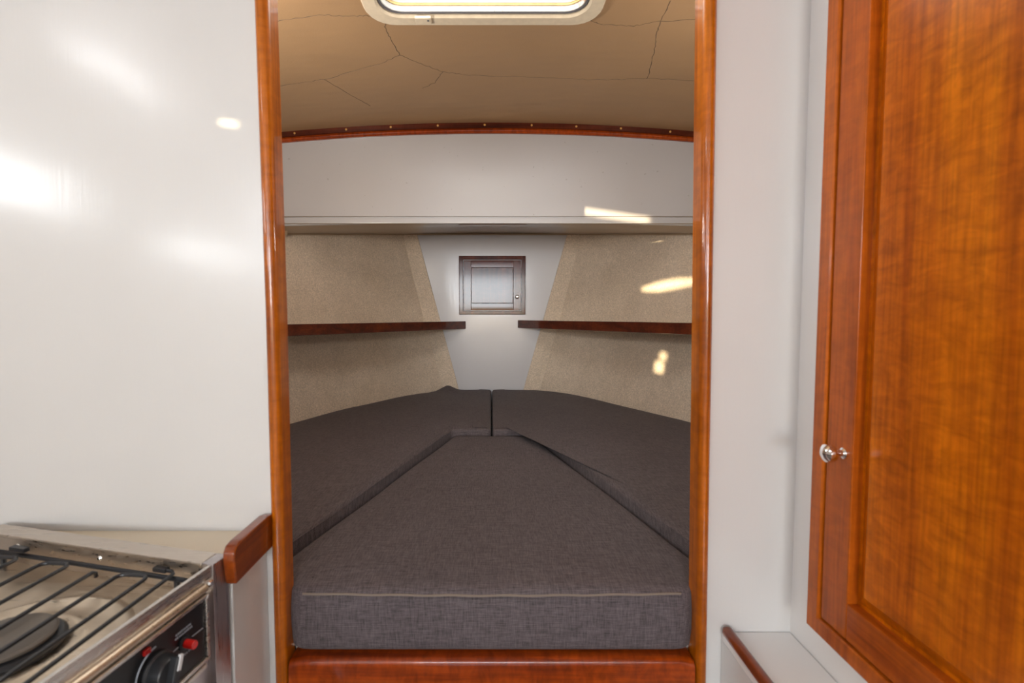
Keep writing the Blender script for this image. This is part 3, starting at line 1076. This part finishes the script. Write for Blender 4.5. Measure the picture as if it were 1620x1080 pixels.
# second burner, nearer
bx2, by2 = -0.545, 0.285
bm = B()
lathe(bm, [(0.104, 0.0), (0.100, 0.003), (0.092, 0.003), (0.086, 0.001), (0.06, 0.001), (0.052, 0.004), (0.0, 0.004)], (bx2, by2, -0.3785), (0, 0, 1), 40)
obj('burner_dish', bm, M['steel_tray'], st, angle=60)
bm = B()
lathe(bm, [(0.040, 0), (0.042, 0.006), (0.038, 0.011), (0.0, 0.0125)], (bx2, by2, -0.3745), (0, 0, 1), 32)
obj('burner', bm, M['burner'], st)
# front lip, rolled bar
bm = B()
sbox(bm, 0.002, 0.008, 0.030, LB, -0.352, ZR - 0.001)
bevel(bm, 0.001, 2)
obj('front_lip', bm, M['steel'], st)
bm = B()
tube(bm, [(*S(-0.001, b_), -0.3575) for b_ in np.linspace(0.046, LB, 8)], 0.0052, 14)
obj('rolled_bar', bm, M['steel_tray'], st)
bm = B()
x, y = S(0.000, 0.038)
lathe(bm, [(0.005, 0), (0.005, 0.003), (0.003, 0.005)], (x, y, -0.356), (-U.x, -U.y, 0), 14)
obj('screw', bm, M['chrome'], st)
# control panel: frame and black face, vertical, facing the doorway side
bm = B()
def face_frame(bm, b0, b1, z0, z1, w, a0, a1):
    for q in (((b0, z0), (b1, z0), (b1 - w, z0 + w), (b0 + w, z0 + w)), ((b1, z0), (b1, z1), (b1 - w, z1 - w), (b1 - w, z0 + w)),
              ((b1, z1), (b0, z1), (b0 + w, z1 - w), (b1 - w, z1 - w)), ((b0, z1), (b0, z0), (b0 + w, z0 + w), (b0 + w, z1 - w))):
        prism(bm, [(*S(a0, b_), z) for b_, z in q], [(*S(a1, b_), z) for b_, z in q])
face_frame(bm, 0.046, LB, -0.452, -0.3635, 0.0055, -0.007, 0.008)
bevel(bm, 0.001, 1)
pf = obj('panel_frame', bm, M['steel'], st)
bm = B()
sbox(bm, -0.003, 0.010, 0.050, LB - 0.004, -0.448, -0.367)
cp = obj('control_panel', bm, M['black_panel'], st, smooth=False)
def pp(b_, z, out=0.0):
    """a point on the panel face"""
    x, y = S(-0.003 - out, b_)
    return (x, y, z)
OUT = (-U.x, -U.y, 0)
# knob with white pointer
kb, kz = 0.126, -0.4100
bm = B()
lathe(bm, [(0.021, 0), (0.021, 0.003), (0.0185, 0.005), (0.0175, 0.018), (0.016, 0.020), (0, 0.0205)], pp(kb, kz), OUT, 32)
kn = obj('knob', bm, M['black_knob'], cp)
bm = B()
q = [(-0.005, -0.017), (0.005, -0.017), (0.005, 0.019), (-0.005, 0.019)]
ang = math.radians(18)
q = [(math.cos(ang) * a_ - math.sin(ang) * c_, math.sin(ang) * a_ + math.cos(ang) * c_) for a_, c_ in q]
prism(bm, [pp(kb + a_, kz + c_, 0.017) for a_, c_ in q], [pp(kb + a_, kz + c_, 0.029) for a_, c_ in q])
bevel(bm, 0.002, 2)
obj('grip', bm, M['black_knob'], kn)
bm = B()
q = [(-0.0022, 0.004), (0.0022, 0.004), (0.0022, 0.0205), (-0.0022, 0.0205)]
q = [(math.cos(ang) * a_ - math.sin(ang) * c_, math.sin(ang) * a_ + math.cos(ang) * c_) for a_, c_ in q]
prism(bm, [pp(kb + a_, kz + c_, 0.027) for a_, c_ in q], [pp(kb + a_, kz + c_, 0.0305) for a_, c_ in q])
obj('pointer', bm, M['white_print'], kn, smooth=False)
# red igniter button and red lamp
bm = B()
lathe(bm, [(0.0085, 0), (0.0085, 0.003), (0.007, 0.004), (0, 0.004)], pp(0.0865, -0.4045), OUT, 24)
bt_ = obj('button_collar', bm, M['black_knob'], cp)
bm = B()
lathe(bm, [(0.0052, 0), (0.0052, 0.013), (0.0045, 0.0142), (0.003, 0.0142), (0.0028, 0.0135), (0, 0.0135)], pp(0.0865, -0.4045, 0.003), OUT, 24)
obj('igniter_button', bm, M['red'], cp)['label'] = 'red igniter push button'
bm = B()
q = [(-0.0042, -0.0034), (0.0042, -0.0034), (0.0042, 0.0034), (-0.0042, 0.0034)]
prism(bm, [pp(0.140 + a_, -0.3775 + c_, -0.001) for a_, c_ in q], [pp(0.140 + a_, -0.3775 + c_, 0.004) for a_, c_ in q])
bevel(bm, 0.0008, 1)
obj('lamp_lens', bm, M['dark_red'], cp)['label'] = 'small dark red indicator lamp'
# printed marks: dial ring, guide line, two rows of small print by the button
bm = B()
for a0, a1 in ((88, -35),):
    pts = [pp(kb + 0.029 * math.cos(math.radians(a)), kz + 0.029 * math.sin(math.radians(a)), 0.0003) for a in np.linspace(a0, a1, 20)]
    tube(bm, pts, 0.0008, 5)
obj('dial_ring', bm, M['print'], cp)
for q0, q1 in (((0.0545, -0.4062), (0.073, -0.4055)), ((0.0945, -0.4042), (0.1035, -0.4045)), ((0.158, -0.412), (0.20, -0.414))):
    bm = B()
    tube(bm, [pp(*q0, 0.0003), pp(*q1, 0.0003)], 0.0006, 5)
    obj('guide_line', bm, M['print'], cp)
def small_print(b0, b1, z, h, n):
    bm = B()
    for k in range(n):
        b_ = b0 + (b1 - b0) * k / (n - 1)
        hh = h * random.uniform(0.7, 1.0)
        q = [(-0.0005, 0), (0.0005, 0), (0.0005, hh), (-0.0005, hh)]
        prism(bm, [pp(b_ + a_, z + c_, 0.0) for a_, c_ in q], [pp(b_ + a_, z + c_, 0.0003) for a_, c_ in q])
        if k % 3 != 1:
            q = [(0, hh * 0.4), (0.0018, hh * 0.4), (0.0018, hh * 0.6), (0, hh * 0.6)]
            prism(bm, [pp(b_ + a_, z + c_, 0.0) for a_, c_ in q], [pp(b_ + a_, z + c_, 0.0003) for a_, c_ in q])
    o = obj('print', bm, M['print'], cp, smooth=False)
    o['kind'] = 'stuff'
small_print(0.075, 0.097, -0.3890, 0.0030, 9)
small_print(0.073, 0.098, -0.3935, 0.0030, 10)
small_print(0.066, 0.088, -0.4215, 0.0032, 8)
# ledge below the panel and oven door
bm = B()
sbox(bm, -0.006, 0.010, 0.052, LB, -0.462, -0.455)
bevel(bm, 0.001, 1)
obj('ledge', bm, M['steel'], st)
bm = B()
sbox(bm, -0.016, 0.010, 0.075, LB - 0.03, -0.80, -0.474)
bevel(bm, 0.004, 2)
od = obj('oven_door', bm, M['steel'], st)
bm = B()
tube(bm, [(*S(-0.016, 0.13), -0.52), (*S(-0.040, 0.13), -0.52), (*S(-0.040, 0.40), -0.52), (*S(-0.016, 0.40), -0.52)], 0.006, 12)
obj('handle', bm, M['chrome'], od)
# pan grate: black serpentine wire and supports
ZG = -0.350
gr = subempty('pan_grate', st, (-0.55, 0.5, ZG))
GV = Vector((-0.060, -0.998))
def far(px, py, z=ZG):
    """where a wire's far end lies on the grate plane, from measured bearings"""
    c_, s_ = math.cos(P_), math.sin(P_)
    u, v = (px - 778) / 771.0, -(py - 540) / 771.0
    r = Vector((u, c_ + v * s_, -s_ + v * c_))
    return Vector((r.x, r.y)) * (z / r.z)
ends = {1: far(278, 905), 2: far(236, 911), 3: far(190, 908), 4: far(152, 902), 5: far(112, 892), 6: far(68, 890), 7: far(32, 882), 8: far(-20, 880)}
LEN = 0.40
def wire(pts):
    bm = B()
    tube(bm, pts, 0.0026, 10)
    obj('wire', bm, M['black_wire'], gr)
def loop(i, j):
    p, q = ends[i], ends[j]
    d = (q - p)
    r = 0.010
    dn = d.normalized()
    pts = [(*(p + GV * t), ZG) for t in np.linspace(LEN, r, 6)]
    for k in range(1, 5):
        a = math.pi / 2 * k / 4
        pts.append((*(p + GV * (r - r * math.sin(a)) + dn * (r - r * math.cos(a))), ZG))
    for k in range(4):
        a = math.pi / 2 * (1 - k / 4)
        pts.append((*(q + GV * (r - r * math.sin(a)) - dn * (r - r * math.cos(a))), ZG))
    pts += [(*(q + GV * t), ZG) for t in np.linspace(r, LEN, 6)]
    wire(pts)
loop(2, 3)
loop(5, 6)
loop(7, 8)
p = ends[4]
wire([(*(p + GV * t), ZG) for t in (LEN, 0.2, 0.006)] + [(*(p + GV * 0.001), ZG - 0.003), (*(p + GV * 0.0), ZG - 0.009)])
p = ends[1]
hook = [(*(p + GV * t), ZG) for t in (LEN, 0.2, 0.012)] + [(*(p + GV * 0.004 + U * 0.001), ZG), (*(p + U * 0.006), ZG + 0.0005), (*(p + U * 0.020), ZG + 0.001)]
wire(hook)
bm = B()
a0 = p + U * 0.014
sbx = [(a0 + U * 0.0 + V * -0.005), (a0 + U * 0.022 + V * -0.005), (a0 + U * 0.022 + V * 0.004), (a0 + V * 0.004)]
prism(bm, [(q.x, q.y, ZG - 0.002) for q in sbx], [(q.x, q.y, ZG + 0.004) for q in sbx])
bevel(bm, 0.001, 2)
obj('clip', bm, M['black_wire'], gr)
bm = B()
p = ends[7] + U * 0.005 - V * 0.012
sbx = [(p + V * -0.005), (p + U * 0.03 + V * -0.005), (p + U * 0.03 + V * 0.004), (p + V * 0.004)]
prism(bm, [(q.x, q.y, ZG + 0.002) for q in sbx], [(q.x, q.y, ZG + 0.008) for q in sbx])
bevel(bm, 0.001, 2)
obj('clip', bm, M['black_wire'], gr)
# cross bars carrying the wires
for b_, z in ((0.040, ZG - 0.006), (0.330, ZG - 0.006)):
    bm = B()
    tube(bm, [(*S(a_, b_), z) for a_ in (0.035, 0.2, LA - 0.05)], 0.0034, 10)
    obj('cross_bar', bm, M['black_wire'], gr)
for a_, b_ in ((0.05, 0.040), (LA - 0.06, 0.040), (0.06, 0.330)):
    bm = B()
    tube(bm, [(*S(a_, b_), -0.3785), (*S(a_, b_), ZG - 0.006)], 0.004, 10)
    obj('foot', bm, M['black_wire'], gr)
